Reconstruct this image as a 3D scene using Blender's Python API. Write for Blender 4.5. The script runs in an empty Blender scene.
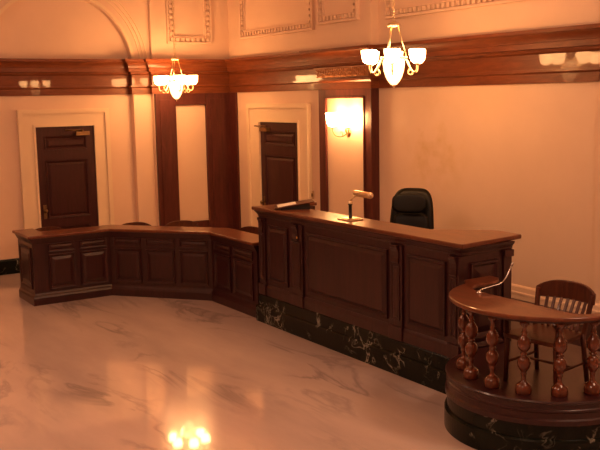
import bpy, bmesh, math, random
from mathutils import Vector, Matrix
random.seed(7)
C = bpy.context.scene.collection
PI = math.pi

# ------------------------------------------------------------------ materials
def newmat(name):
    m = bpy.data.materials.new(name); m.use_nodes = True
    nt = m.node_tree; b = nt.nodes['Principled BSDF']
    return m, nt, b
def N(nt, typ, **kw):
    n = nt.nodes.new(typ)
    for k, v in kw.items():
        if k in n.inputs.keys(): n.inputs[k].default_value = v
        else: setattr(n, k, v)
    return n
def ramp(nt, fac, stops):
    r = nt.nodes.new('ShaderNodeValToRGB'); e = r.color_ramp.elements
    while len(e) < len(stops): e.new(0.5)
    for i, (p, c) in enumerate(stops):
        e[i].position = p; e[i].color = (*c, 1) if len(c) == 3 else c
    nt.links.new(fac, r.inputs[0]); return r
def coords(nt, scale=(1, 1, 1), rot=(0, 0, 0)):
    t = nt.nodes.new('ShaderNodeTexCoord'); mp = nt.nodes.new('ShaderNodeMapping')
    mp.inputs['Scale'].default_value = scale; mp.inputs['Rotation'].default_value = rot
    nt.links.new(t.outputs['Object'], mp.inputs[0]); return mp.outputs[0]
def wood(name, dark, light, rough=.28, coat=.5, scale=(14, 14, 1.6), sheen=.28, crough=.07):
    m, nt, b = newmat(name)
    v = coords(nt, scale)
    n1 = N(nt, 'ShaderNodeTexNoise', Scale=1.6, Detail=6.0, Roughness=.65, Distortion=.8); nt.links.new(v, n1.inputs['Vector'])
    r = ramp(nt, n1.outputs[0], [(.3, dark), (.72, light)])
    nt.links.new(r.outputs[0], b.inputs['Base Color'])
    b.inputs['Roughness'].default_value = rough
    b.inputs['Coat Weight'].default_value = coat; b.inputs['Coat Roughness'].default_value = crough
    b.inputs['Specular IOR Level'].default_value = sheen
    return m
def plain(name, col, rough=.5, metal=0.0, coat=0.0, spec=.5):
    m, nt, b = newmat(name)
    v = coords(nt, (30, 30, 30))
    n1 = N(nt, 'ShaderNodeTexNoise', Scale=1.0, Detail=3.0); nt.links.new(v, n1.inputs['Vector'])
    r = ramp(nt, n1.outputs[0], [(.3, tuple(c * .9 for c in col)), (.7, tuple(min(1, c * 1.08) for c in col))])
    nt.links.new(r.outputs[0], b.inputs['Base Color'])
    b.inputs['Roughness'].default_value = rough; b.inputs['Metallic'].default_value = metal
    b.inputs['Coat Weight'].default_value = coat; b.inputs['Specular IOR Level'].default_value = spec
    return m
def plaster(name, col, stain=False):
    m, nt, b = newmat(name)
    v = coords(nt, (1, 1, 1))
    n1 = N(nt, 'ShaderNodeTexNoise', Scale=1.1, Detail=4.0, Roughness=.6); nt.links.new(v, n1.inputs['Vector'])
    r = ramp(nt, n1.outputs[0], [(.25, tuple(c * .94 for c in col)), (.75, tuple(min(1, c * 1.03) for c in col))])
    out = r.outputs[0]
    if stain:   # an old water stain high on the wall behind the bench
        t = nt.nodes.new('ShaderNodeTexCoord')
        sp = N(nt, 'ShaderNodeVectorMath', operation='DISTANCE'); sp.inputs[1].default_value = (-8.45, 7.38, 1.95)
        n2 = N(nt, 'ShaderNodeTexNoise', Scale=3.2, Detail=5.0, Roughness=.6); nt.links.new(t.outputs['Object'], n2.inputs['Vector'])
        nt.links.new(t.outputs['Object'], sp.inputs[0])
        mr = N(nt, 'ShaderNodeMapRange'); mr.inputs[1].default_value = .12; mr.inputs[2].default_value = .75
        mr.inputs[3].default_value = 1.0; mr.inputs[4].default_value = 0.0
        nt.links.new(sp.outputs['Value'], mr.inputs[0])
        rr = ramp(nt, n2.outputs[0], [(.45, (0, 0, 0)), (.68, (1, 1, 1))])
        mul = N(nt, 'ShaderNodeMath', operation='MULTIPLY'); nt.links.new(mr.outputs[0], mul.inputs[0]); nt.links.new(rr.outputs[0], mul.inputs[1])
        mix = nt.nodes.new('ShaderNodeMixRGB'); mix.inputs[2].default_value = (col[0] * .84, col[1] * .78, col[2] * .5, 1)
        nt.links.new(mul.outputs[0], mix.inputs[0]); nt.links.new(out, mix.inputs[1]); out = mix.outputs[0]
    nt.links.new(out, b.inputs['Base Color'])
    b.inputs['Roughness'].default_value = .55; b.inputs['Specular IOR Level'].default_value = .3
    return m
def marble(name, base, base2, vein, vscale, rough, width=.03, distort=1.6, vmix=1.0, rot=(0, 0, 0), scale=(1, 1, 1), coat=0.0, spec=.5, mlo=.45):
    m, nt, b = newmat(name)
    v = coords(nt, scale, rot)
    n0 = N(nt, 'ShaderNodeTexNoise', Scale=vscale * .8, Detail=5.0, Roughness=.6); nt.links.new(v, n0.inputs['Vector'])
    cl = ramp(nt, n0.outputs[0], [(.3, base), (.7, base2)])
    n1 = N(nt, 'ShaderNodeTexNoise', Scale=vscale, Detail=7.0, Roughness=.55, Distortion=distort); nt.links.new(v, n1.inputs['Vector'])
    s = N(nt, 'ShaderNodeMath', operation='SUBTRACT'); s.inputs[1].default_value = .5; nt.links.new(n1.outputs[0], s.inputs[0])
    a = N(nt, 'ShaderNodeMath', operation='ABSOLUTE'); nt.links.new(s.outputs[0], a.inputs[0])
    vr = ramp(nt, a.outputs[0], [(0.0, (1, 1, 1)), (width, (0, 0, 0))])
    n2 = N(nt, 'ShaderNodeTexNoise', Scale=vscale * .7, Detail=2.0); nt.links.new(v, n2.inputs['Vector'])
    mk = ramp(nt, n2.outputs[0], [(mlo, (0, 0, 0)), (mlo + .15, (vmix,) * 3)])
    mul = N(nt, 'ShaderNodeMath', operation='MULTIPLY'); nt.links.new(vr.outputs[0], mul.inputs[0]); nt.links.new(mk.outputs[0], mul.inputs[1])
    mix = nt.nodes.new('ShaderNodeMixRGB'); mix.inputs[2].default_value = (*vein, 1)
    nt.links.new(mul.outputs[0], mix.inputs[0]); nt.links.new(cl.outputs[0], mix.inputs[1])
    nt.links.new(mix.outputs[0], b.inputs['Base Color'])
    b.inputs['Roughness'].default_value = rough; b.inputs['Coat Weight'].default_value = coat
    b.inputs['Coat Roughness'].default_value = .03; b.inputs['Specular IOR Level'].default_value = spec
    return m
def glow(name, col, strength):
    m, nt, b = newmat(name)
    b.inputs['Base Color'].default_value = (.9, .85, .75, 1); b.inputs['Roughness'].default_value = .3
    lw = N(nt, 'ShaderNodeLayerWeight', Blend=.35)
    r = ramp(nt, lw.outputs['Facing'], [(0.0, (1, 1, 1)), (1.0, (.75, .75, .75))])
    mx = nt.nodes.new('ShaderNodeMixRGB'); mx.blend_type = 'MULTIPLY'; mx.inputs[0].default_value = 1
    mx.inputs[2].default_value = (*col, 1); nt.links.new(r.outputs[0], mx.inputs[1])
    nt.links.new(mx.outputs[0], b.inputs['Emission Color']); b.inputs['Emission Strength'].default_value = strength
    return m

LAMP = (1.0, .465, .165)
FILL = (1.0, .60, .40)
M = dict(
    plaster=plaster('cream_plaster', (.80, .585, .44)),
    plaster_back=plaster('cream_plaster_stained', (.80, .585, .44), True),
    casing=plaster('cream_casing', (.84, .66, .47)),
    mahogany=wood('mahogany', (.022, .0054, .0062), (.050, .0115, .0125), .35, .10, sheen=.45),
    cornice=wood('varnished_cornice_wood', (.125, .031, .010), (.24, .064, .020), .42, .36, (2, 2, 14), .28, .03),
    pilaster=wood('pilaster_wood', (.060, .0135, .011), (.115, .027, .021), .42, .12),
    door=wood('door_wood', (.034, .0082, .0085), (.062, .015, .016), .42, .12),
    counter=wood('counter_wood', (.10, .027, .012), (.19, .054, .022), .30, .35, (3, 9, 9)),
    chair=wood('chair_wood', (.05, .0115, .005), (.11, .026, .010), .42, .12),
    turned=wood('turned_wood', (.085, .018, .007), (.16, .036, .012), .18, 1.0),
    green=marble('dark_green_marble', (.0035, .006, .0045), (.010, .013, .009), (.42, .40, .32), 4.6, .22, .020, .8, .95, spec=.18, mlo=.52),
    floor=marble('pink_white_marble', (.56, .45, .42), (.76, .61, .56), (.26, .22, .22), .62, .16, .045, .9, .62, (0, 0, -.55), (.8, 2.6, 1), .6),
    brass=plain('brass', (.80, .50, .16), .22, 1.0),
    oldbrass=plain('aged_brass', (.26, .16, .08), .4, 1.0),
    black=plain('black_leather', (.0055, .005, .0038), .45, 0, 0, .28),
    blackplastic=plain('black_plastic', (.012, .012, .012), .35),
    steel=plain('steel', (.62, .60, .58), .25, 1.0),
    paper=plain('white_paper', (.82, .80, .76), .7),
    gilt=plain('carved_wood', (.40, .16, .06), .4, 0, .3),
    ceilingwhite=plaster('ceiling_plaster', (.80, .64, .48)),
    shade=glow('lit_glass_shade', LAMP, 45.0),
    bowl=glow('lit_glass_bowl', LAMP, 5.5),
    palebrass=plain('polished_pale_brass', (.86, .70, .46), .3, 1.0),
    sconceshade=glow('lit_sconce_glass', LAMP, 75.0),
    ivory=plain('ivory_plastic', (.55, .36, .20), .4),
)

# ------------------------------------------------------------------ mesh builder
class MB:
    def __init__(s): s.v = []; s.f = []; s.smooth = []
    def add(s, vs, fs, smooth=False):
        o = len(s.v); s.v += [tuple(v) for v in vs]
        for f in fs: s.f.append([i + o for i in f]); s.smooth.append(smooth)
        return s
    def box(s, x0, x1, y0, y1, z0, z1):
        x0, x1 = sorted((x0, x1)); y0, y1 = sorted((y0, y1)); z0, z1 = sorted((z0, z1))
        vs = [(x, y, z) for z in (z0, z1) for x, y in ((x0, y0), (x1, y0), (x1, y1), (x0, y1))]
        return s.add(vs, [(3, 2, 1, 0), (4, 5, 6, 7), (0, 1, 5, 4), (1, 2, 6, 5), (2, 3, 7, 6), (3, 0, 4, 7)])
    def prism(s, poly, z0, z1):
        n = len(poly)
        a = sum(poly[i][0] * poly[(i + 1) % n][1] - poly[(i + 1) % n][0] * poly[i][1] for i in range(n))
        if a < 0: poly = poly[::-1]
        vs = [(x, y, z0) for x, y in poly] + [(x, y, z1) for x, y in poly]
        fs = [tuple(range(n))[::-1], tuple(range(n, 2 * n))] + [(i, (i + 1) % n, n + (i + 1) % n, n + i) for i in range(n)]
        return s.add(vs, fs)
    def lathe(s, prof, cx=0, cy=0, seg=20, cz=0):
        vs = []; fs = []
        for r, z in prof:
            for k in range(seg):
                t = 2 * PI * k / seg; vs.append((cx + r * math.cos(t), cy + r * math.sin(t), cz + z))
        for i in range(len(prof) - 1):
            for k in range(seg):
                k2 = (k + 1) % seg
                fs.append((i * seg + k, i * seg + k2, (i + 1) * seg + k2, (i + 1) * seg + k))
        fs.append(tuple(range(seg))[::-1]); fs.append(tuple(range((len(prof) - 1) * seg, len(prof) * seg)))
        return s.add(vs, fs, True)
    def tube(s, pts, r, seg=8, closed=False):
        P = [Vector(p) for p in pts]; n = len(P); R = r if isinstance(r, (list, tuple)) else [r] * n
        up = None; rings = []
        for i in range(n):
            if closed: d = P[(i + 1) % n] - P[i - 1]
            else: d = P[min(i + 1, n - 1)] - P[max(i - 1, 0)]
            d.normalize()
            if up is None:
                up = Vector((0, 0, 1)) if abs(d.z) < .9 else Vector((1, 0, 0))
            u = (up - d * up.dot(d)).normalized(); w = d.cross(u); up = u
            rings.append([P[i] + (u * math.cos(2 * PI * k / seg) + w * math.sin(2 * PI * k / seg)) * R[i] for k in range(seg)])
        vs = [v for rg in rings for v in rg]; fs = []
        for i in range(n if closed else n - 1):
            j = (i + 1) % n
            for k in range(seg):
                k2 = (k + 1) % seg; fs.append((i * seg + k, i * seg + k2, j * seg + k2, j * seg + k))
        if not closed: fs.append(tuple(range(seg))[::-1]); fs.append(tuple(range((n - 1) * seg, n * seg)))
        return s.add(vs, fs, True)
    def bar(s, a, b, w, h, up=(0, 0, 1)):
        a = Vector(a); b = Vector(b); d = (b - a).normalized(); u = Vector(up); u = (u - d * u.dot(d)).normalized(); w_ = d.cross(u)
        vs = [p + w_ * (sx * w / 2) + u * (sy * h / 2) for p in (a, b) for sx, sy in ((-1, -1), (1, -1), (1, 1), (-1, 1))]
        return s.add(vs, [(0, 1, 2, 3), (7, 6, 5, 4), (0, 4, 5, 1), (1, 5, 6, 2), (2, 6, 7, 3), (3, 7, 4, 0)])
    def sweep(s, path, prof, closed_prof=True, cap=True):
        """prof: list of (out, z), path: plan polyline; 'out' is to the RIGHT of travel."""
        n = len(path); offs = []
        for i in range(n):
            def nrm(a, b):
                dx, dy = b[0] - a[0], b[1] - a[1]; l = math.hypot(dx, dy); return (dy / l, -dx / l)
            if i == 0: m = nrm(path[0], path[1])
            elif i == n - 1: m = nrm(path[-2], path[-1])
            else:
                a = nrm(path[i - 1], path[i]); b = nrm(path[i], path[i + 1])
                k = 1 + a[0] * b[0] + a[1] * b[1]; m = ((a[0] + b[0]) / k, (a[1] + b[1]) / k)
            offs.append(m)
        k = len(prof)
        vs = [(p[0] + m[0] * o, p[1] + m[1] * o, z) for p, m in zip(path, offs) for o, z in prof]
        fs = []
        for i in range(n - 1):
            for j in range(k if closed_prof else k - 1):
                j2 = (j + 1) % k; fs.append((i * k + j, i * k + j2, (i + 1) * k + j2, (i + 1) * k + j))
        if cap: fs.append(tuple(range(k))[::-1]); fs.append(tuple(range((n - 1) * k, n * k)))
        return s.add(vs, fs)
    def panel(s, org, u, n, w0, w1, z0, z1, rail=.035, rise=.018, field=.012, bev=.05):
        """raised and moulded panel on a vertical face: moulding frame (mitred) plus raised field."""
        O = Vector(org); U = Vector(u).normalized(); Nn = Vector(n).normalized(); Zv = Vector((0, 0, 1))
        def loop(ins, h): return [O + U * a + Zv * (z) + Nn * h for a, z in ((w0 + ins, z0 + ins), (w1 - ins, z0 + ins), (w1 - ins, z1 - ins), (w0 + ins, z1 - ins))]
        L = [loop(0, 0), loop(.0, rise), loop(rail * .55, rise * .8), loop(rail, .001), loop(rail + .008, .001), loop(rail + .008 + bev, field), loop(rail + .012 + bev, field)]
        vs = [p for l in L for p in l]; fs = []
        for i in range(len(L) - 1):
            for k in range(4):
                k2 = (k + 1) % 4; fs.append((i * 4 + k, i * 4 + k2, (i + 1) * 4 + k2, (i + 1) * 4 + k))
        b = (len(L) - 1) * 4; fs.append((b, b + 1, b + 2, b + 3))
        return s.add(vs, fs)
    def build(s, name, mat, parent=None, org=(0, 0, 0), bevel=0, seg=2, recalc=True):
        me = bpy.data.meshes.new(name)
        me.from_pydata([(v[0] - org[0], v[1] - org[1], v[2] - org[2]) for v in s.v], [], s.f)
        me.polygons.foreach_set('use_smooth', s.smooth); me.update()
        if recalc:
            bm = bmesh.new(); bm.from_mesh(me); bmesh.ops.recalc_face_normals(bm, faces=bm.faces); bm.to_mesh(me); bm.free()
        me.materials.append(mat)
        o = bpy.data.objects.new(name, me); C.objects.link(o)
        if parent: o.parent = parent
        if bevel:
            b = o.modifiers.new('bevel', 'BEVEL'); b.width = bevel; b.segments = seg; b.limit_method = 'ANGLE'; b.angle_limit = math.radians(50)
        return o
def tag(o, label=None, cat=None, group=None, kind=None):
    if label: o['label'] = label
    if cat: o['category'] = cat
    if group: o['group'] = group
    if kind: o['kind'] = kind
    return o
def thing(name, label, cat, loc, rz=0, group=None):
    o = bpy.data.objects.new(name, None); C.objects.link(o); o.location = loc; o.rotation_euler = (0, 0, rz); o.empty_display_size = .2
    return tag(o, label, cat, group)
def struct(name, mb, mat, label=None, bevel=0, parent=None, org=(0, 0, 0)):
    o = mb.build(name, mat, parent, org, bevel)
    if not parent: o['kind'] = 'structure'
    if label: o['label'] = label
    return o
def copy_tree(o, parent=None):
    c = o.copy(); C.objects.link(c)
    if parent: c.parent = parent; c.matrix_parent_inverse = o.matrix_parent_inverse
    for ch in [x for x in bpy.data.objects if x.parent == o]: copy_tree(ch, c)
    return c

# ------------------------------------------------------------------ the room
XL, XP, XQ = -13.82, -13.70, -13.62      # arch bay, arch pier, corner pier
YB, YP = 7.38, 7.25                      # back wall, sconce pilaster
XR, YF, ZC = 4.0, -6.0, 5.2
struct('floor', MB().box(XL - .3, XR + .3, YF - .3, YB + .3, -.12, 0), M['floor'], 'polished pinkish white marble floor with grey veins')
struct('ceiling', MB().box(XL - .3, XR + .3, YF - .3, YB + .3, ZC, ZC + .12), M['ceilingwhite'], 'cream plaster ceiling above the courtroom')
w = MB().box(XL - .25, XL, YF, YB, 0, ZC)
w.box(XL, XP, 5.66, 5.97, 0, ZC); w.box(XL, XQ, 5.97, YB, 0, ZC)
w.box(XL, XP, YF, 3.34, 0, ZC)
# spandrel with the round arch over the door bay
yc, zc, ra = 4.5, 3.08, 1.165
arc = [(yc + ra * math.cos(t), zc + ra * math.sin(t)) for t in [PI * k / 40 for k in range(41)]]
arc = [(5.66, 3.0)] + arc + [(3.34, 3.0)]
for i in range(len(arc) - 1):
    (y0, z0), (y1, z1) = arc[i], arc[i + 1]
    vs = [(x, y, z) for x in (XL, XP) for y, z in ((y0, z0), (y0, ZC), (y1, ZC), (y1, z1))]
    w.add(vs, [(0, 1, 2, 3), (7, 6, 5, 4), (0, 3, 7, 4)])
struct('wall_left', w, M['plaster'], 'cream plaster wall with an arched bay over the dark door')
w = MB().box(XL - .25, XR, YB, YB + .25, 0, ZC)
w.box(-10.95 + .18, -9.50, YP, YB, 3.25, ZC)
w.box(-5.93, XR, YB - .03, YB, 0, ZC)
struct('wall_back', w, M['plaster_back'], 'cream plaster wall behind the judge bench, faintly stained')
struct('wall_right', MB().box(XR, XR + .25, YF, YB, 0, ZC), M['plaster'])
struct('wall_front', MB().box(XL, XR, YF - .25, YF, 0, ZC), M['plaster'])

# archivolt around the lunette
def ringband(mb, r0, r1, x0, x1, n=48):
    vs = []; fs = []
    for k in range(n + 1):
        t = PI * k / n
        for r in (r0, r1):
            for x in (x0, x1): vs.append((x, yc + r * math.cos(t), zc + .02 + r * math.sin(t)))
    for k in range(n):
        a = k * 4; b = a + 4
        fs += [(a, a + 1, b + 1, b), (a + 2, b + 2, b + 3, a + 3), (a + 1, a + 3, b + 3, b + 1), (a, b, b + 2, a + 2)]
    mb.add(vs, fs)
mb = MB(); ringband(mb, 1.165, 1.215, XP - .02, XP + .022)
for r in (1.30, 1.36, 1.42): ringband(mb, r, r + .018, XP - .005, XP + .014)
struct('trim_1', mb, M['casing'], 'cream moulded arch around the lunette above the left door')

# wooden entablature: follows every break of the wall
prof = [(0, 2.70), (.03, 2.70), (.03, 2.795), (.036, 2.80), (.055, 2.815), (.055, 2.84), (.02, 2.842), (.02, 3.0), (.03, 3.005), (.045, 3.02),
        (.055, 3.05), (.10, 3.055), (.10, 3.115), (.112, 3.12), (.115, 3.135), (.125, 3.16), (.145, 3.19), (.165, 3.205), (.18, 3.21), (.18, 3.25), (0, 3.25)]
path = [(XP, YF), (XP, 3.34), (XL, 3.34), (XL, 5.66), (XP, 5.66), (XP, 5.97), (XQ, 5.97), (XQ, YB), (-10.77, YB), (-10.77, YP), (-9.50, YP), (-9.50, YB), (XR, YB)]
struct('trim_2', MB().sweep(path, prof), M['cornice'], 'varnished mahogany cornice running round the room')
# carved plaque on the frieze over the sconce
mb = MB().box(-10.74, -9.53, YP - .045, YP - .015, 2.86, 2.99)
mb.box(-10.77, -9.50, YP - .058, YP - .015, 2.985, 3.005)
random.seed(3)
for i in range(27):
    x = -10.69 + 1.11 * i / 26
    for k, z in enumerate((2.885, 2.925, 2.965)):
        q = (i * 2.1 + k) % PI
        mb.bar((x - .011 * math.cos(q), YP - .05, z - .014), (x + .011 * math.cos(q), YP - .05, z + .014), .018, .036, (0, 1, 0))
struct('trim_3', mb, M['gilt'], 'carved wooden frieze block above the wall light')

# corner pier: dark stiles with a cream panel, and the strip on the back wall
mb = MB()
mb.box(XQ, XQ + .05, 5.98, 6.34, 0, 2.70); mb.box(XQ, XQ + .05, 6.89, YB, 0, 2.70)
mb.box(XQ, XQ + .045, 6.34, 6.89, 2.51, 2.70); mb.box(XQ, XQ + .045, 6.34, 6.89, 0, .56)
mb.box(XQ, -13.36, YB - .045, YB, 0, 2.70)
mb.box(XQ + .05, XQ + .062, 6.97, 7.25, .2, 2.60)
mb.box(XQ + .05, XQ + .06, 6.05, 6.28, .2, 2.60)
mb.box(XQ, XQ + .08, 5.96, 6.36, 0, .22); mb.box(XQ, XQ + .08, 6.87, YB, 0, .22)
struct('trim_4', mb, M['pilaster'], 'dark wooden corner pier framing a cream panel', .006)
# sconce pilaster
mb = MB()
mb.box(-10.74, -10.57, YP, YB, 0, 2.70); mb.box(-9.66, -9.50, YP, YB, 0, 2.70)
mb.box(-10.57, -9.66, YP, YB, 2.585, 2.70); mb.box(-10.57, -9.66, YP, YB, 0, .5)
for a, b in ((-10.58, -10.555), (-9.675, -9.65)): mb.box(a, b, YP - .012, YP + .02, .5, 2.60)
mb.box(-10.58, -9.65, YP - .012, YP + .02, 2.575, 2.60)
struct('trim_5', mb, M['pilaster'], 'dark wooden pilaster frame around the wall light panel', .004)
struct('trim_6', MB().box(-10.57, -9.66, YP + .03, YB, .5, 2.585), M['plaster'], 'cream panel behind the two light wall sconce')

# upper wall panels with egg and dart borders
def ornament(mb, O, U, Nn, w0, w1, z0, z1):
    O = Vector(O); U = Vector(U); Nn = Vector(Nn); Zv = Vector((0, 0, 1))
    def bx(a0, a1, b0, b1, h0, h1):
        vs = [O + U * a + Zv * b + Nn * h for h in (h0, h1) for a, b in ((a0, b0), (a1, b0), (a1, b1), (a0, b1))]
        mb.add(vs, [(3, 2, 1, 0), (4, 5, 6, 7), (0, 1, 5, 4), (1, 2, 6, 5), (2, 3, 7, 6), (3, 0, 4, 7)])
    def frame(i0, i1, h):
        bx(w0 + i0, w1 - i0, z0 + i0, z0 + i1, 0, h); bx(w0 + i0, w0 + i1, z0 + i1, z1, 0, h); bx(w1 - i1, w1 - i0, z0 + i1, z1, 0, h)
    frame(0, .03, .05); frame(.03, .04, .03); frame(.105, .125, .03)
    st = .085
    n = int((w1 - w0 - .16) / st)
    for k in range(n + 1):
        a = w0 + .08 + (w1 - w0 - .16) * k / n; bx(a - .024, a + .024, z0 + .045, z0 + .098, 0, .045)
    n = int((z1 - z0 - .1) / st)
    for k in range(1, n):
        z = z0 + .08 + st * k
        for a in (w0 + .07, w1 - .07): bx(a - .026, a + .026, z - .024, z + .024, 0, .045)
t = 7
for (O, U, Nn, a, b, zb) in [((0, YB, 0), (1, 0, 0), (0, -1, 0), -13.14, -11.0, 3.56), ((0, YP, 0), (1, 0, 0), (0, -1, 0), -10.68, -9.74, 3.60),
                             ((0, YB, 0), (1, 0, 0), (0, -1, 0), -9.32, -5.98, 3.575), ((XQ, 0, 0), (0, 1, 0), (1, 0, 0), 6.24, 7.05, 3.50)]:
    mb = MB(); ornament(mb, O, U, Nn, a, b, zb, 4.9)
    struct('trim_%d' % t, mb, M['plaster'], {7: 'upper wall panel with egg and dart border above the right door', 8: 'narrow upper panel with egg and dart border above the wall light',
        9: 'long upper panel with egg and dart border above the bench', 10: 'upper panel with egg and dart border over the corner pier'}[t]); t += 1

# base boards
struct('baseboard_left', MB().sweep([(XP, YF), (XP, 3.34), (XL, 3.34), (XL, 3.82)], [(0, 0), (.03, 0), (.03, .2), (.02, .23), (0, .23)]), M['green'], 'dark green marble baseboard left of the door')
mb = MB().sweep([(XL, 5.24), (XL, 5.66), (XP, 5.66), (XP, 5.96)], [(0, 0), (.03, 0), (.03, .2), (.02, .23), (0, .23)])
struct('baseboard_side', mb, M['green'], 'dark green marble baseboard between door and corner pier')
mb = MB().sweep([(-9.49, YB), (-5.93, YB), (-5.93, YB - .03), (XR, YB - .03)], [(0, 0), (.03, 0), (.03, .36), (.034, .37), (.034, .39), (.026, .40), (.02, .45), (.008, .47), (0, .47)])
struct('baseboard_back', mb, M['plaster'], 'cream moulded baseboard behind the witness stand')

# ------------------------------------------------------------------ doors
def make_door(name, label, org, U, Nn, w0, w1, ztop, cas0, cas1, castop, knob_at, closer_at):
    """org on the wall face; U along the wall, Nn into the room"""
    U = Vector(U); Nn = Vector(Nn); O = Vector(org); Zv = Vector((0, 0, 1))
    def bx(mb, a0, a1, z0, z1, h0, h1):
        vs = [O + U * a + Zv * z + Nn * h for h in (h0, h1) for a, z in ((a0, z0), (a1, z0), (a1, z1), (a0, z1))]
        mb.add(vs, [(3, 2, 1, 0), (4, 5, 6, 7), (0, 1, 5, 4), (1, 2, 6, 5), (2, 3, 7, 6), (3, 0, 4, 7)])
    d = MB(); bx(d, w0, w1, 0, ztop, 0, .02)
    s = .13
    # stiles and rails stand proud; panels are sunk and raised again
    zs = [0, .20, .66, .80, 1.70, 1.86, 2.08, ztop]
    bx(d, w0, w0 + s, 0, ztop, .02, .035); bx(d, w1 - s, w1, 0, ztop, .02, .035)
    for i in (0, 2, 4, 6): bx(d, w0 + s, w1 - s, zs[i], zs[i + 1], .02, .035)
    door = d.build(name, M['door']); door['kind'] = 'structure'; door['label'] = label
    for i in (1, 3, 5):
        p = MB().panel(O + Nn * .0205, U, Nn, w0 + s + .005, w1 - s - .005, zs[i] + .005, zs[i + 1] - .005, .03, .024, .016, .03)
        p.build('door_panel', M['door'], door)
    c = MB()
    for a0, a1, z0, z1 in ((cas0, w0, 0, castop), (w1, cas1, 0, castop), (w0, w1, ztop, castop)): bx(c, a0, a1, z0, z1, 0, .05)
    ow = .05
    for a0, a1, z0, z1 in ((cas0 - .02, cas0 + ow, 0, castop + .02), (cas1 - ow, cas1 + .02, 0, castop + .02), (cas0 + ow, cas1 - ow, castop - ow, castop + .02)): bx(c, a0, a1, z0, z1, 0, .075)
    iw = .03
    for a0, a1, z0, z1 in ((w0 - iw, w0 + .004, 0, ztop + iw), (w1 - .004, w1 + iw, 0, ztop + iw), (w0, w1, ztop - .004, ztop + iw)): bx(c, a0, a1, z0, z1, .0, .065)
    c.build('door_casing', M['casing'], door)
    k = MB(); bx(k, knob_at - .025, knob_at + .025, .80, 1.02, .035, .042)
    k.build('knob_plate', M['oldbrass'], door)
    P = O + U * knob_at + Zv * .93
    k = MB().tube([P + Nn * .04, P + Nn * .075, P + Nn * .08, P + Nn * .10, P + Nn * .115, P + Nn * .12], [.01, .01, .024, .03, .022, .004], 14)
    k.build('door_knob', M['oldbrass'], door)
    ca, sgn = closer_at
    k = MB(); bx(k, ca - .11, ca + .11, 2.075, 2.135, .035, .10)
    P = O + U * ca + Zv * 2.135
    k.tube([P + Nn * .07, P + Nn * .07 + Zv * .03], .018, 10)
    A = P + Nn * .07 + Zv * .025; Bp = A + U * (.14 * sgn) + Nn * .10; D = O + U * (ca + sgn * .27) + Zv * 2.165 + Nn * .07
    k.tube([A, Bp], .010, 8); k.tube([Bp, D], .010, 8)
    k.build('door_closer', M['oldbrass'], door)
    return door
make_door('door_1', 'dark panelled wooden door in the arched bay, cream casing', (XL, 0, 0), (0, 1, 0), (1, 0, 0), 4.066, 5.003, 2.225, 3.83, 5.235, 2.47, 4.15, (4.80, -1))
make_door('door_2', 'dark panelled wooden door between corner pier and wall light', (0, YB, 0), (1, 0, 0), (0, -1, 0), -12.571, -11.42, 2.225, -12.93, -11.15, 2.49, -12.48, (-12.38, -1))

# wall plate
pl = MB().box(-11.155, -11.085, YB - .012, YB, 1.09, 1.21).build('wall_switch', M['ivory'], None, (0, 0, 0), .003)
tag(pl, 'small brown switch plate on the wall right of the back door', 'switch')
MB().box(-11.132, -11.108, YB - .022, YB - .011, 1.125, 1.175).build('toggle', M['oldbrass'], pl)

# ------------------------------------------------------------------ angled desk on the left
def offset(path, d):
    """positive d = to the right of travel"""
    n = len(path); out = []
    def nrm(a, b):
        dx, dy = b[0] - a[0], b[1] - a[1]; l = math.hypot(dx, dy); return (dy / l, -dx / l)
    for i in range(n):
        if i == 0: m = nrm(path[0], path[1])
        elif i == n - 1: m = nrm(path[-2], path[-1])
        else:
            a = nrm(path[i - 1], path[i]); b = nrm(path[i], path[i + 1]); k = 1 + a[0] * b[0] + a[1] * b[1]; m = ((a[0] + b[0]) / k, (a[1] + b[1]) / k)
        out.append((path[i][0] + m[0] * d, path[i][1] + m[1] * d))
    return out
DP = [(-11.40, 3.24), (-11.40, 4.28), (-10.26, 5.22), (-9.09, 5.22)]
L0 = (-11.6, 4.4, 0)
desk = thing('clerk_desk', 'long low dark wooden desk angled in three sections, left of the high bench', 'desk', L0)
def ribbon(front, d0, d1, z0, z1, mb=None):
    mb = mb or MB(); return mb.prism(offset(front, d0) + offset(front, d1)[::-1], z0, z1)
ribbon(DP, 0, -.09, .05, .87).build('front_panelling', M['mahogany'], desk, L0)
# end panel (left end, facing the room) and right end
mb = MB().box(-12.06, -11.49, 3.24, 3.33, .05, .87)
mb.panel((-12.06, 3.24, 0), (1, 0, 0), (0, -1, 0), .08, .58, .2, .74)
mb.build('end_panel', M['mahogany'], desk, L0)
MB().box(-9.17, -9.09, 5.31, 5.55, .05, .87).build('end_panel', M['mahogany'], desk, L0)
end = [(-12.08, 3.24)]
pathD = [(-12.06, 3.24)] + DP
MB().sweep(pathD, [(-.02, 0), (.03, 0), (.03, .09), (.02, .115), (.008, .13), (0, .15), (-.02, .15)]).build('plinth', M['mahogany'], desk, L0)
MB().sweep(pathD, [(-.02, .80), (.004, .80), (.012, .815), (.03, .85), (.04, .872), (-.02, .872)]).build('bed_moulding', M['mahogany'], desk, L0)
top = offset(DP, .05); back = offset(DP, -.34)
top[0] = (top[0][0], 3.18); back[0] = (back[0][0], 3.46)
MB().prism(top + back[::-1] + [(-12.10, 3.46), (-12.10, 3.18)], .872, .91).build('countertop', M['counter'], desk, L0, .012, 3)
def seg_frame(a, b):
    d = Vector((b[0] - a[0], b[1] - a[1], 0)); return Vector((a[0], a[1], 0)), d.normalized(), Vector((d.y, -d.x, 0)).normalized(), d.length
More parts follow.
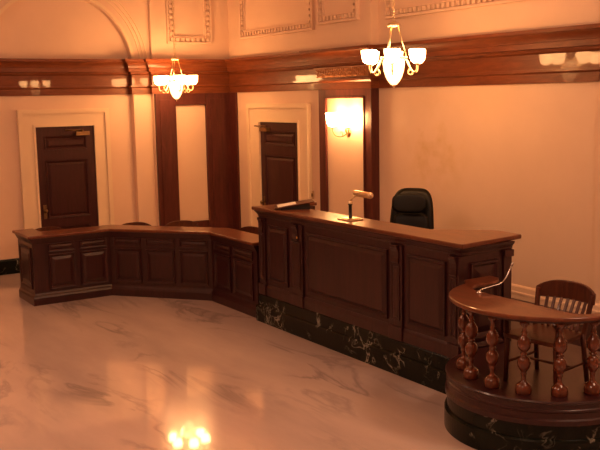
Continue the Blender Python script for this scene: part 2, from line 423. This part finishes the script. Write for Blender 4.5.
for si, cols in enumerate(([(.15, .45), (.57, .93)], None, None)):
    O, U, Nn, L = seg_frame(DP[si], DP[si + 1])
    if si == 1: cols = [(.06, .46), (.53, .95), (1.02, L - .06)]
    if si == 2: cols = [(.09, .52), (.60, 1.08)]
    if si == 0: cols = [(.20, .55), (.62, L - .05)]
    for a, b in cols:
        MB().panel(O, U, Nn, a, b, .68, .79, .022, .016, .010, .02).build('drawer_panel', M['mahogany'], desk, L0)
        MB().panel(O, U, Nn, a, b, .19, .645, .03, .02, .012, .035).build('door_panel', M['mahogany'], desk, L0)

# ------------------------------------------------------------------ the judge bench
BX0, BX1, BY = -8.95, -5.565, 5.19
L1 = (-7.24, 5.5, 0)
bench = thing('judge_bench', 'tall dark wooden judge bench with panelled front on a dark green marble base', 'bench', L1)
outl = [(BX0, 6.0), (BX0, BY), (BX1, BY), (BX1, 5.80)]
body = MB()
body.box(BX0, BX1, BY, BY + .10, .33, 1.31); body.box(BX0, BX0 + .10, BY + .10, 5.90, .33, 1.31); body.box(BX1 - .10, BX1, BY + .10, 5.78, .33, 1.31)
body.build('carcass', M['mahogany'], bench, L1)
# the path runs so that 'right of travel' is outside: left end -> front -> right end
PB = [(BX0, 5.90), (BX0, BY), (BX1, BY), (BX1, 5.78)]
MB().sweep(PB[:], [(-.3, 0), (.05, 0), (.05, .185), (.04, .195), (.025, .20), (.025, .315), (.015, .33), (-.3, .33)]).build('marble_base', M['green'], bench, L1)
MB().sweep(PB, [(-.02, .33), (.02, .33), (.02, .42), (.012, .44), (.003, .455), (-.02, .455)]).build('base_moulding', M['mahogany'], bench, L1)
MB().sweep(PB, [(-.02, 1.235), (.006, 1.235), (.012, 1.25), (.016, 1.252), (.016, 1.265), (.03, 1.285), (.045, 1.305), (.045, 1.315), (-.02, 1.315)]).build('bed_moulding', M['mahogany'], bench, L1)
CT = [(-9.03, 5.125), (-5.49, 5.135), (-5.575, 5.925), (-5.88, 5.95), (-6.33, 5.52), (-8.50, 5.52), (-8.86, 5.68), (-8.86, 5.94), (-9.03, 5.94)]
MB().prism(CT, 1.315, 1.355).build('countertop', M['counter'], bench, L1, .012, 3)
for a, b in ((-8.76, -8.33), (-7.95, -6.56), (-6.27, -5.75)):
    MB().panel((0, BY, 0), (1, 0, 0), (0, -1, 0), a, b, .50, 1.165, .030, .020, .026, .030).build('raised_panel', M['mahogany'], bench, L1)
for a, b in ((-8.95, -8.81), (-8.27, -8.02), (-6.51, -6.33), (-5.70, -5.565)):
    mb = MB().box(a, b, BY - .022, BY, .33, 1.235)
    mb.box(a - .008, b + .008, BY - .034, BY, .33, .46)
    mb.panel((0, BY - .022, 0), (1, 0, 0), (0, -1, 0), a + .03, b - .03, .52, 1.05, .015, .01, .006, .012)
    p = mb.build('pilaster', M['mahogany'], bench, L1, .003)
    w_ = min(.10, (b - a) * .6); c = (a + b) / 2
    # scrolled console block under the bed moulding
    sc = [(0, 1.06), (-.02, 1.06), (-.035, 1.075), (-.03, 1.10), (-.02, 1.13), (-.025, 1.17), (-.04, 1.20), (-.055, 1.215), (-.055, 1.235), (0, 1.235)]
    vs = [(x, BY - .02 + o * .6, z) for x in (c - w_ / 2, c + w_ / 2) for o, z in sc]; k = len(sc)
    MB().add(vs, [tuple(range(k)), tuple(range(k, 2 * k))[::-1]] + [(i, (i + 1) % k, k + (i + 1) % k, k + i) for i in range(k)]).build('console_bracket', M['mahogany'], p)
for o in [x for x in C.objects if x.name.startswith('console_bracket')]:
    for v in o.data.vertices: v.co -= Vector(L1)
# right end: panel, rear pilaster and its bracket
MB().panel((BX1, 0, 0), (0, 1, 0), (1, 0, 0), BY + .10, 5.62, .5, 1.17, .04, .025, .014, .05).build('end_panel', M['mahogany'], bench, L1)
mb = MB().box(BX1 - .02, BX1 + .018, 5.68, 5.775, .33, 1.235); mb.box(BX1, BX1 + .035, 5.675, 5.785, 1.18, 1.24)
mb.build('pilaster', M['mahogany'], bench, L1, .003)
MB().panel((BX0, 0, 0), (0, 1, 0), (-1, 0, 0), BY + .10, 5.80, .5, 1.17, .04, .025, .014, .05).build('end_panel', M['mahogany'], bench, L1)
k = MB().tube([(-8.09, BY - .036, 1.10), (-8.09, BY - .045, 1.10)], [.014, .012], 14)
k.build('keyhole_plate', M['brass'], bench, L1)

# raised floor behind the bench
struct('trim_11', MB().box(BX0 + .3, BX1 - .2, 5.85, YB - .05, 0, .32), M['mahogany'], 'raised wooden dais floor behind the judge bench')

# desk lamp on the bench
LL = (-7.335, 5.32, 1.355)
lamp = thing('desk_lamp', 'brass reading lamp with tubular shade on the bench counter', 'lamp', LL)
MB().box(-.11, .11, -.085, .085, 0, .014).box(-.085, .085, -.06, .06, .014, .022).build('base', M['palebrass'], lamp, (0, 0, 0), .005)
MB().lathe([(.022, .022), (.022, .03), (.017, .034), (.017, .15), (.022, .155), (.022, .165)], 0, 0, 16).build('stem', M['blackplastic'], lamp)
MB().lathe([(.026, .165), (.028, .175), (.02, .19), (.012, .195)], 0, 0, 16).tube([(0, 0, .19), (.02, 0, .215), (.10, -.01, .250), (.17, -.015, .262)], .008, 8).build('arm', M['palebrass'], lamp)
mb = MB(); R = .031; n = 20
a0, a1 = (.055, .02, .276), (.39, -.03, .281)
ax = (Vector(a1) - Vector(a0)); 
mb.tube([Vector(a0), Vector(a0) + ax * .015, Vector(a0) + ax * .03, Vector(a0) + ax * .97, Vector(a0) + ax * .985, Vector(a1)], [R * .75, R * .95, R, R, R * .95, R * .75], n)
sh = mb.build('lamp_shade', M['palebrass'], lamp)
for f_ in (.0, 1.0):
    p = Vector(a0) + ax * f_; q = p + ax.normalized() * (.02 if f_ else -.02)
    MB().tube([p, q], [.012, .008], 10).build('end_knob', M['palebrass'], sh)

# slanted reading stand with papers
LW = (-8.53, 5.40, 1.355)
st = thing('reading_stand', 'black wedge shaped reading stand at the left end of the bench', 'stand', LW, math.radians(62))
mb = MB(); W, D = .44, .30
vs = [(x, y, z) for y in (-D / 2 + .03, D / 2 - .03) for x, z in ((-W / 2 + .06, 0), (W / 2 - .05, 0), (W / 2 - .05, .068), (-W / 2 + .06, .018))]
mb.add(vs, [(0, 1, 2, 3), (7, 6, 5, 4), (0, 4, 5, 1), (1, 5, 6, 2), (2, 6, 7, 3), (3, 7, 4, 0)])
mb.build('wedge_base', M['blackplastic'], st)
def slope(x): return .012 + (x + W / 2) * .15
vs = [(x, y, slope(x) + h) for h in (0, .012) for x, y in ((-W / 2, -D / 2), (W / 2, -D / 2), (W / 2, D / 2), (-W / 2, D / 2))]
MB().add(vs, [(3, 2, 1, 0), (4, 5, 6, 7), (0, 1, 5, 4), (1, 2, 6, 5), (2, 3, 7, 6), (3, 0, 4, 7)]).build('slanted_top', M['chair'], st, (0, 0, 0), .003)
vs = [(x, y, slope(x) + h) for h in (.013, .0165) for x, y in ((-.19, -.12), (.02, -.10), (.02, .11), (-.19, .10))]
pp = MB().add(vs, [(3, 2, 1, 0), (4, 5, 6, 7), (0, 1, 5, 4), (1, 2, 6, 5), (2, 3, 7, 6), (3, 0, 4, 7)]).build('paper_sheets', M['paper'])
pp.location = LW; pp.rotation_euler = (0, 0, math.radians(62)); tag(pp, 'white paper sheets lying on the slanted reading stand', 'paper')

# ------------------------------------------------------------------ judge's leather chair
jc = thing('office_chair', 'black leather high backed chair behind the judge bench', 'chair', (-7.75, 6.40, .32), math.radians(36))
def cushion(w, h, t, bow=.05, nx=12, nz=14, squ=4.0, taper=0.0):
    """upright padded slab centred on origin in x, z from 0..h, front towards -y, rounded outline"""
    mb = MB(); vs = []; fs = []
    for side in (0, 1):
        for j in range(nz + 1):
            v = -1 + 2 * j / nz
            for i in range(nx + 1):
                u = -1 + 2 * i / nx
                # map square to superellipse
                e = squ; rr = max(abs(u), abs(v))
                if rr > 0:
                    k = (abs(u / rr) ** e + abs(v / rr) ** e) ** (-1 / e); uu, vv = u * k, v * k
                else: uu = vv = 0
                edge = 1 - max(abs(u), abs(v)) ** 4
                x = uu * w / 2 * (1 - taper * (vv + 1) / 2); z = (vv + 1) * h / 2
                y = (-1 if side == 0 else 1) * t / 2 * (edge ** .5) - bow * (uu ** 2) 
                vs.append((x, y, z))
    W_ = nx + 1; o = W_ * (nz + 1)
    for s_ in (0, 1):
        for j in range(nz):
            for i in range(nx):
                a = s_ * o + j * W_ + i; fs.append((a, a + 1, a + W_ + 1, a + W_))
    mb.add(vs, fs, True); return mb
def place(mb, Mx):
    mb.v = [tuple(Mx @ Vector(v)) for v in mb.v]; return mb
tilt = Matrix.Translation((0, .22, .47)) @ Matrix.Rotation(math.radians(-9), 4, 'X')
def weld(o):
    bm = bmesh.new(); bm.from_mesh(o.data); bmesh.ops.remove_doubles(bm, verts=bm.verts, dist=.0005); bmesh.ops.recalc_face_normals(bm, faces=bm.faces); bm.to_mesh(o.data); bm.free(); return o
weld(place(cushion(.56, .76, .10, .05, taper=.17), tilt).build('backrest', M['black'], jc))
weld(place(cushion(.40, .22, .022, .045, squ=3.5), Matrix.Translation((0, .134, .955)) @ Matrix.Rotation(math.radians(-9), 4, 'X')).build('headrest_cushion', M['black'], jc))
weld(place(cushion(.42, .40, .05, .04), Matrix.Translation((0, .185, .56)) @ Matrix.Rotation(math.radians(-9), 4, 'X')).build('back_cushion', M['black'], jc))
weld(place(cushion(.52, .50, .12, .0), Matrix.Translation((0, .25, .46)) @ Matrix.Rotation(math.radians(90), 4, 'X')).build('seat', M['black'], jc))
for s_ in (-1, 1):
    a = MB().tube([(s_ * .25, .18, .44), (s_ * .30, .16, .52), (s_ * .30, .12, .64), (s_ * .30, -.12, .65), (s_ * .29, -.2, .62)], [.02, .02, .028, .03, .022], 10)
    a.build('armrest', M['blackplastic'], jc)
MB().tube([(0, 0, .06), (0, 0, .40)], [.03, .025], 12).build('gas_column', M['blackplastic'], jc)
for k in range(5):
    t_ = 2 * PI * k / 5 + .3
    lg = MB().tube([(0, 0, .10), (.3 * math.cos(t_), .3 * math.sin(t_), .075)], [.03, .018], 8).build('leg', M['blackplastic'], jc)
    MB().tube([(.3 * math.cos(t_) - .012, .3 * math.sin(t_), .03), (.3 * math.cos(t_) + .012, .3 * math.sin(t_), .03)], .03, 14).build('caster', M['blackplastic'], lg)

# ------------------------------------------------------------------ witness stand
WX, WY = -4.695, 5.232
LWS = (WX, WY, 0)
ws = thing('witness_stand', 'rounded wooden witness stand with turned balusters on a dark marble base', 'witness stand', LWS)
def dplan(r, yb=6.0, n=56):
    """rounded front, straight sides going back"""
    pts = [(WX - r, yb)] + [(WX + r * math.cos(t), WY + r * math.sin(t)) for t in [PI + PI * k / n for k in range(n + 1)]] + [(WX + r, yb)]
    return pts
def dprof(mb, prof):
    """stack of D outlines (r,z) capped"""
    L = [[(x, y, z) for x, y in dplan(r)] for r, z in prof]; k = len(L[0]); vs = [p for l in L for p in l]; fs = []
    for i in range(len(L) - 1):
        for j in range(k):
            j2 = (j + 1) % k; fs.append((i * k + j, i * k + j2, (i + 1) * k + j2, (i + 1) * k + j))
    fs.append(tuple(range(k))[::-1]); fs.append(tuple(range((len(L) - 1) * k, len(L) * k))); mb.add(vs, fs); return mb
dprof(MB(), [(.750, 0), (.750, .15), (.742, .165), (.730, .17), (.730, .272)]).build('marble_base', M['green'], ws, LWS)
dprof(MB(), [(.735, .272), (.745, .275), (.745, .31), (.73, .32), (.728, .36), (.735, .37), (.735, .385), (.727, .392), (.727, .425), (.74, .432), (.745, .442), (.738, .452), (.70, .453)]).build('platform', M['mahogany'], ws, LWS, 0)
# rail: wide at the front like a shelf, straight inner edge with rounded corners
outer = [(-5.51, 5.47), (-5.51, 5.17)] + [(WX + .72 * math.cos(t), WY + .72 * math.sin(t)) for t in [math.radians(a) for a in range(190, 352, 3)]] + [(WX + .755, 5.15), (WX + .755, 5.9)]
def corner(cx, cy, r, a0, a1, n=8): return [(cx + r * math.cos(math.radians(a0 + (a1 - a0) * k / n)), cy + r * math.sin(math.radians(a0 + (a1 - a0) * k / n))) for k in range(n + 1)]
inner = [(-4.09, 5.9)] + corner(-4.23, 5.10, .14, 0, -90) + corner(-5.10, 5.16, .20, 270, 180, 12) + [(-5.30, 5.30), (-5.335, 5.40), (-5.40, 5.47)]
MB().prism(outer + inner, 1.018, 1.05).build('hand_rail', M['counter'], ws, LWS, .012, 3)
mid = [(WX + .60 * math.cos(t), WY + .60 * math.sin(t)) for t in [math.radians(a) for a in range(196, 380, 4)]]
MB().sweep(mid, [(-.03, .985), (.03, .985), (.035, 1.018), (-.035, 1.018)]).build('rail_apron', M['mahogany'], ws, LWS)
bp = [(.058, .452), (.060, .462), (.062, .485), (.056, .515), (.038, .532), (.020, .545), (.016, .57), (.018, .59), (.024, .60), (.018, .608), (.028, .625), (.044, .652), (.049, .68), (.044, .708), (.028, .728), (.016, .737),
      (.028, .744), (.028, .752), (.016, .758), (.026, .768), (.044, .79), (.050, .82), (.046, .848), (.028, .878), (.016, .895), (.024, .905), (.016, .915), (.015, .945), (.034, .965), (.038, .988)]
for a in (228, 252, 276, 300, 324, 348, 372, 396):
    x, y = WX + .60 * math.cos(math.radians(a)), WY + .60 * math.sin(math.radians(a))
    MB().lathe(bp, x, y, 20).build('baluster', M['turned'], ws, LWS)

# gooseneck microphone
LM = (-5.06, 4.91, 1.05)
mic = thing('gooseneck_microphone', 'thin steel gooseneck microphone on the witness rail beside the bench', 'microphone', LM)
MB().lathe([(.024, 0), (.024, .006), (.010, .012), (.008, .02)], 0, 0, 16).build('base', M['steel'], mic)
pts = [(0, 0, .012), (.015, .03, .03), (.03, .10, .042), (.05, .185, .06), (.06, .23, .10), (.065, .26, .15), (.07, .28, .19)]
def smooth(p, n=5):
    P = [Vector(q) for q in p]; out = []
    for i in range(len(P) - 1):
        p0 = P[max(i - 1, 0)]; p1 = P[i]; p2 = P[i + 1]; p3 = P[min(i + 2, len(P) - 1)]
        for k in range(n):
            t_ = k / n; out.append(.5 * ((2 * p1) + (p2 - p0) * t_ + (2 * p0 - 5 * p1 + 4 * p2 - p3) * t_ ** 2 + (3 * p1 - p0 - 3 * p2 + p3) * t_ ** 3))
    return out + [P[-1]]
MB().tube(smooth(pts), .0055, 8).build('gooseneck', M['steel'], mic)
P = Vector(pts[-1]); d = (P - Vector(pts[-2])).normalized()
MB().tube([P, P + d * .005, P + d * .03, P + d * .036], [.006, .011, .011, .005], 12).build('microphone_head', M['steel'], mic)

# ------------------------------------------------------------------ wooden slat back armchairs
def make_chair(name, label, loc, rz):
    t_ = thing(name, label, 'chair', loc, rz)
    W_, D_, S = .50, .44, .405
    # seat: slightly dished slab with rounded corners
    mb = MB(); poly = corner(.21, -.18, .05, -90, 0, 5) + corner(.19, .19, .03, 0, 90, 5) + corner(-.19, .19, .03, 90, 180, 5) + corner(-.21, -.18, .05, 180, 270, 5)
    mb.prism(poly, S - .035, S); mb.build('seat', M['chair'], t_, (0, 0, 0), .008, 2)
    for sx in (-1, 1):
        mb = MB(); mb.tube([(sx * .235, -.195, 0), (sx * .225, -.19, .38), (sx * .245, -.18, .54)], [.018, .022, .019], 10); mb.build('leg', M['chair'], t_)
        mb = MB(); mb.tube([(sx * .235, .24, 0), (sx * .22, .185, .40)], [.018, .022], 10); mb.build('leg', M['chair'], t_)
        # back post, leaning backwards and out
        MB().bar((sx * .225, .19, .38), (sx * .252, .265, .70), .032, .036, (0, 1, 0)).build('back_post', M['chair'], t_, (0, 0, 0), .006)
        arm = smooth([(sx * .238, .21, .525), (sx * .265, .10, .54), (sx * .268, -.08, .55), (sx * .255, -.195, .54), (sx * .25, -.23, .53)], 4)
        MB().tube(arm, .021, 10).build('armrest', M['chair'], t_)
        MB().tube([(sx * .23, -.19, .16), (sx * .23, .22, .16)], .011, 8).build('stretcher', M['chair'], t_)
    MB().tube([(-.23, .02, .16), (.23, .02, .16)], .011, 8).build('stretcher', M['chair'], t_)
    # crest rail: curved in plan, arched top
    mb = MB(); n = 18; vs = []; fs = []
    for k in range(n + 1):
        u = -1 + 2 * k / n; x = .272 * u; y = .325 - .065 * u * u; zt = .775 - .065 * abs(u) ** 3.2; zb = .625 + (.0 if abs(u) < .82 else .0)
        for yy, z in ((y - .014, zb), (y + .012, zb), (y + .026, zt), (y - .002, zt)): vs.append((x, yy, z))
    for k in range(n):
        for j in range(4):
            j2 = (j + 1) % 4; fs.append((k * 4 + j, k * 4 + j2, k * 4 + 4 + j2, k * 4 + 4 + j))
    fs.append((0, 1, 2, 3)); fs.append((n * 4 + 3, n * 4 + 2, n * 4 + 1, n * 4))
    mb.add(vs, fs).build('crest_rail', M['chair'], t_, (0, 0, 0), .006)
    for k in range(7):
        u = -.66 + 1.32 * k / 6
        MB().bar((.19 * u * 1.25, .185, S - .02), (.272 * u, .322 - .065 * u * u, .64), .024, .012, (0, 1, 0)).build('slat', M['chair'], t_)
    return t_
wc = make_chair('wooden_armchair', 'wooden slat back armchair inside the witness stand', (-4.49, 5.035, .453), math.radians(9))
wc.scale = (.92, .96, .93)
for (x, y, rz, lab) in [(-12.72, 3.92, 88, 'wooden chair top just showing behind the desk in front of the left door'),
                        (-12.36, 5.13, 88, 'wooden chair top showing behind the desk left of the dark corner pier'),
                        (-12.06, 5.76, 86, 'wooden chair top showing behind the desk in front of the cream corner panel'),
                        (-11.02, 6.0, 12, 'wooden chair top showing behind the desk end nearest the high bench')]:
    c = copy_tree(wc); c.location = (x, y, 0); c.rotation_euler = (0, 0, math.radians(rz)); c.scale = (1, 1, 1)
    c['label'] = lab; c['group'] = 'wooden chairs behind the angled desk'

# ------------------------------------------------------------------ chandeliers
def make_chandelier(label, loc, rz, ztop):
    t_ = thing('chandelier', label, 'chandelier', loc, rz, 'brass chandeliers')
    # root sits at the tip of the finial
    ring = MB().lathe([(.012, .69), (.02, .68), (.055, .668), (.066, .655), (.066, .640), (.055, .632), (.02, .628)], 0, 0, 20)
    ring.build('canopy', M['palebrass'], t_)
    ch = MB(); z = .69; k = 0
    while loc[2] + z < ztop - .03:
        a = k % 2; pts = []
        for i in range(10):
            q = 2 * PI * i / 10; o = .014 * math.cos(q); h = .022 * math.sin(q)
            pts.append((o if a else 0, 0 if a else o, z + .018 + h))
        ch.tube(pts, .0045, 5, True); z += .034; k += 1
    ch.lathe([(.06, ztop - loc[2]), (.06, ztop - loc[2] - .012), (.02, ztop - loc[2] - .035), (.006, ztop - loc[2] - .045)], 0, 0, 16)
    ch.build('chain', M['palebrass'], t_)
    for k in range(3):
        q = 2 * PI * k / 3 + .5
        MB().tube([(.045 * math.cos(q), .045 * math.sin(q), .64), (.125 * math.cos(q), .125 * math.sin(q), .32)], .006, 6).build('rod', M['palebrass'], t_)
    MB().lathe([(.112, .305), (.132, .312), (.132, .325), (.12, .332), (.09, .333), (.09, .305)], 0, 0, 24).build('hoop', M['palebrass'], t_)
    bl = [(.004, .03), (.028, .038), (.056, .07), (.080, .115), (.098, .175), (.107, .235), (.106, .285), (.096, .303)]
    MB().lathe(bl, 0, 0, 20).build('glass_bowl', M['bowl'], t_)
    MB().lathe([(.003, 0), (.008, .008), (.005, .016), (.014, .026), (.02, .036), (.006, .04)], 0, 0, 12).build('finial', M['palebrass'], t_)
    for k in range(6):
        q = 2 * PI * k / 6; cx, cy = math.cos(q), math.sin(q)
        pts = smooth([(.11, 0, .315), (.15, 0, .285), (.185, 0, .215), (.225, 0, .165), (.262, 0, .175), (.272, 0, .225), (.270, 0, .248)], 4)
        a = MB().tube([(p.x * cx, p.x * cy, p.z) for p in pts], .0075, 7)
        sp = smooth([(.19, 0, .21), (.165, 0, .165), (.185, 0, .135), (.215, 0, .145), (.212, 0, .165)], 4)
        a.tube([(p.x * cx, p.x * cy, p.z) for p in sp], .005, 6)
        a.lathe([(.006, .235), (.022, .24), (.026, .252), (.012, .258)], .27 * cx, .27 * cy, 12)
        arm = a.build('arm', M['palebrass'], t_)
        MB().lathe([(.022, .254), (.045, .262), (.064, .285), (.074, .32), (.078, .36), (.080, .39), (.074, .392), (.05, .375)], .27 * cx, .27 * cy, 16).build('glass_shade', M['shade'], arm)
    return t_
c2 = make_chandelier('brass chandelier with lit glass shades hanging above the judge bench', (-7.47, 6.0, 2.675), math.radians(18), ZC)
c2.scale = (1.05, 1.05, 1)
c1 = make_chandelier('brass chandelier with lit glass shades hanging before the corner pier', (-12.92, 6.05, 2.575), math.radians(50), ZC)

# ------------------------------------------------------------------ wall sconce
LS = (-10.05, YP + .03, 2.10)
sc = thing('wall_sconce', 'brass two light wall sconce on the cream panel behind the bench', 'wall light', LS)
place(MB().lathe([(.055, 0), (.055, .008), (.03, .018), (.014, .03)], 0, 0, 18), Matrix.Rotation(math.radians(90), 4, 'X')).build('backplate', M['oldbrass'], sc)
for s_ in (-1, 1):
    pts = smooth([(0, -.03, 0), (s_ * .06, -.07, -.045), (s_ * .14, -.12, -.035), (s_ * .185, -.14, .03), (s_ * .185, -.14, .075)], 5)
    a = MB().tube(pts, .008, 8).lathe([(.008, .07), (.032, .075), (.036, .085), (.012, .09)], s_ * .185, -.14, 14)
    cu = smooth([(s_ * .06, -.07, -.045), (s_ * .045, -.075, .0), (s_ * .075, -.08, .02), (s_ * .09, -.085, -.005)], 4); a.tube(cu, .005, 6)
    arm = a.build('arm', M['oldbrass'], sc)
    MB().lathe([(.026, .088), (.055, .098), (.078, .13), (.088, .18), (.092, .24), (.100, .275), (.092, .277), (.06, .25)], s_ * .185, -.14, 18).build('glass_shade', M['sconceshade'], arm)
MB().tube([(0, -.035, 0), (0, -.05, .03), (0, -.05, .07)], [.012, .016, .004], 10).build('centre_finial', M['oldbrass'], sc)

# ------------------------------------------------------------------ added fill lights near the ceiling (out of frame, no real fixtures)
def add_fill(x, y, z, e, r=.3):
    l = bpy.data.lights.new('fill_light', 'POINT'); l.energy = e; l.shadow_soft_size = r; l.color = FILL
    o = bpy.data.objects.new('fill_light', l); o.location = (x, y, z); C.objects.link(o)
add_fill(-12.0, .3, 4.6, 18, .25); add_fill(-7.4, .3, 4.6, 130, .25); add_fill(-2.3, .3, 4.6, 130, .25); add_fill(-2.3, 5.6, 4.6, 130, .25)

# world: the room is closed, only a trace of ambient
wd = bpy.data.worlds.new('world'); bpy.context.scene.world = wd; wd.use_nodes = True
wd.node_tree.nodes['Background'].inputs[0].default_value = (.02, .012, .006, 1)

# ------------------------------------------------------------------ camera
f, yaw, pitch, roll = 897.13, 1.00006, .141384, -.0191410
cy, sy, cp, sp_ = math.cos(yaw), math.sin(yaw), math.cos(pitch), math.sin(pitch); cr, sr = math.cos(roll), math.sin(roll)
Fw = Vector((-sy * cp, cy * cp, -sp_)); Rt = Vector((cy, sy, 0)); Up = Rt.cross(Fw)
R2 = Rt * cr + Up * sr; U2 = -Rt * sr + Up * cr
cam = bpy.data.cameras.new('camera'); co = bpy.data.objects.new('camera', cam); C.objects.link(co)
mt = Matrix((R2, U2, -Fw)).transposed().to_4x4(); mt.translation = (0, 0, 2.6); co.matrix_world = mt
cam.sensor_fit = 'HORIZONTAL'; cam.sensor_width = 36; cam.lens = f * 36 / 600
cam.clip_start = .05; cam.clip_end = 100
bpy.context.scene.camera = co
vs_ = bpy.context.scene.view_settings
vs_.view_transform = 'Standard'; vs_.look = 'None'; vs_.gamma = 1; vs_.use_curve_mapping = False
vs_.exposure = 0.14
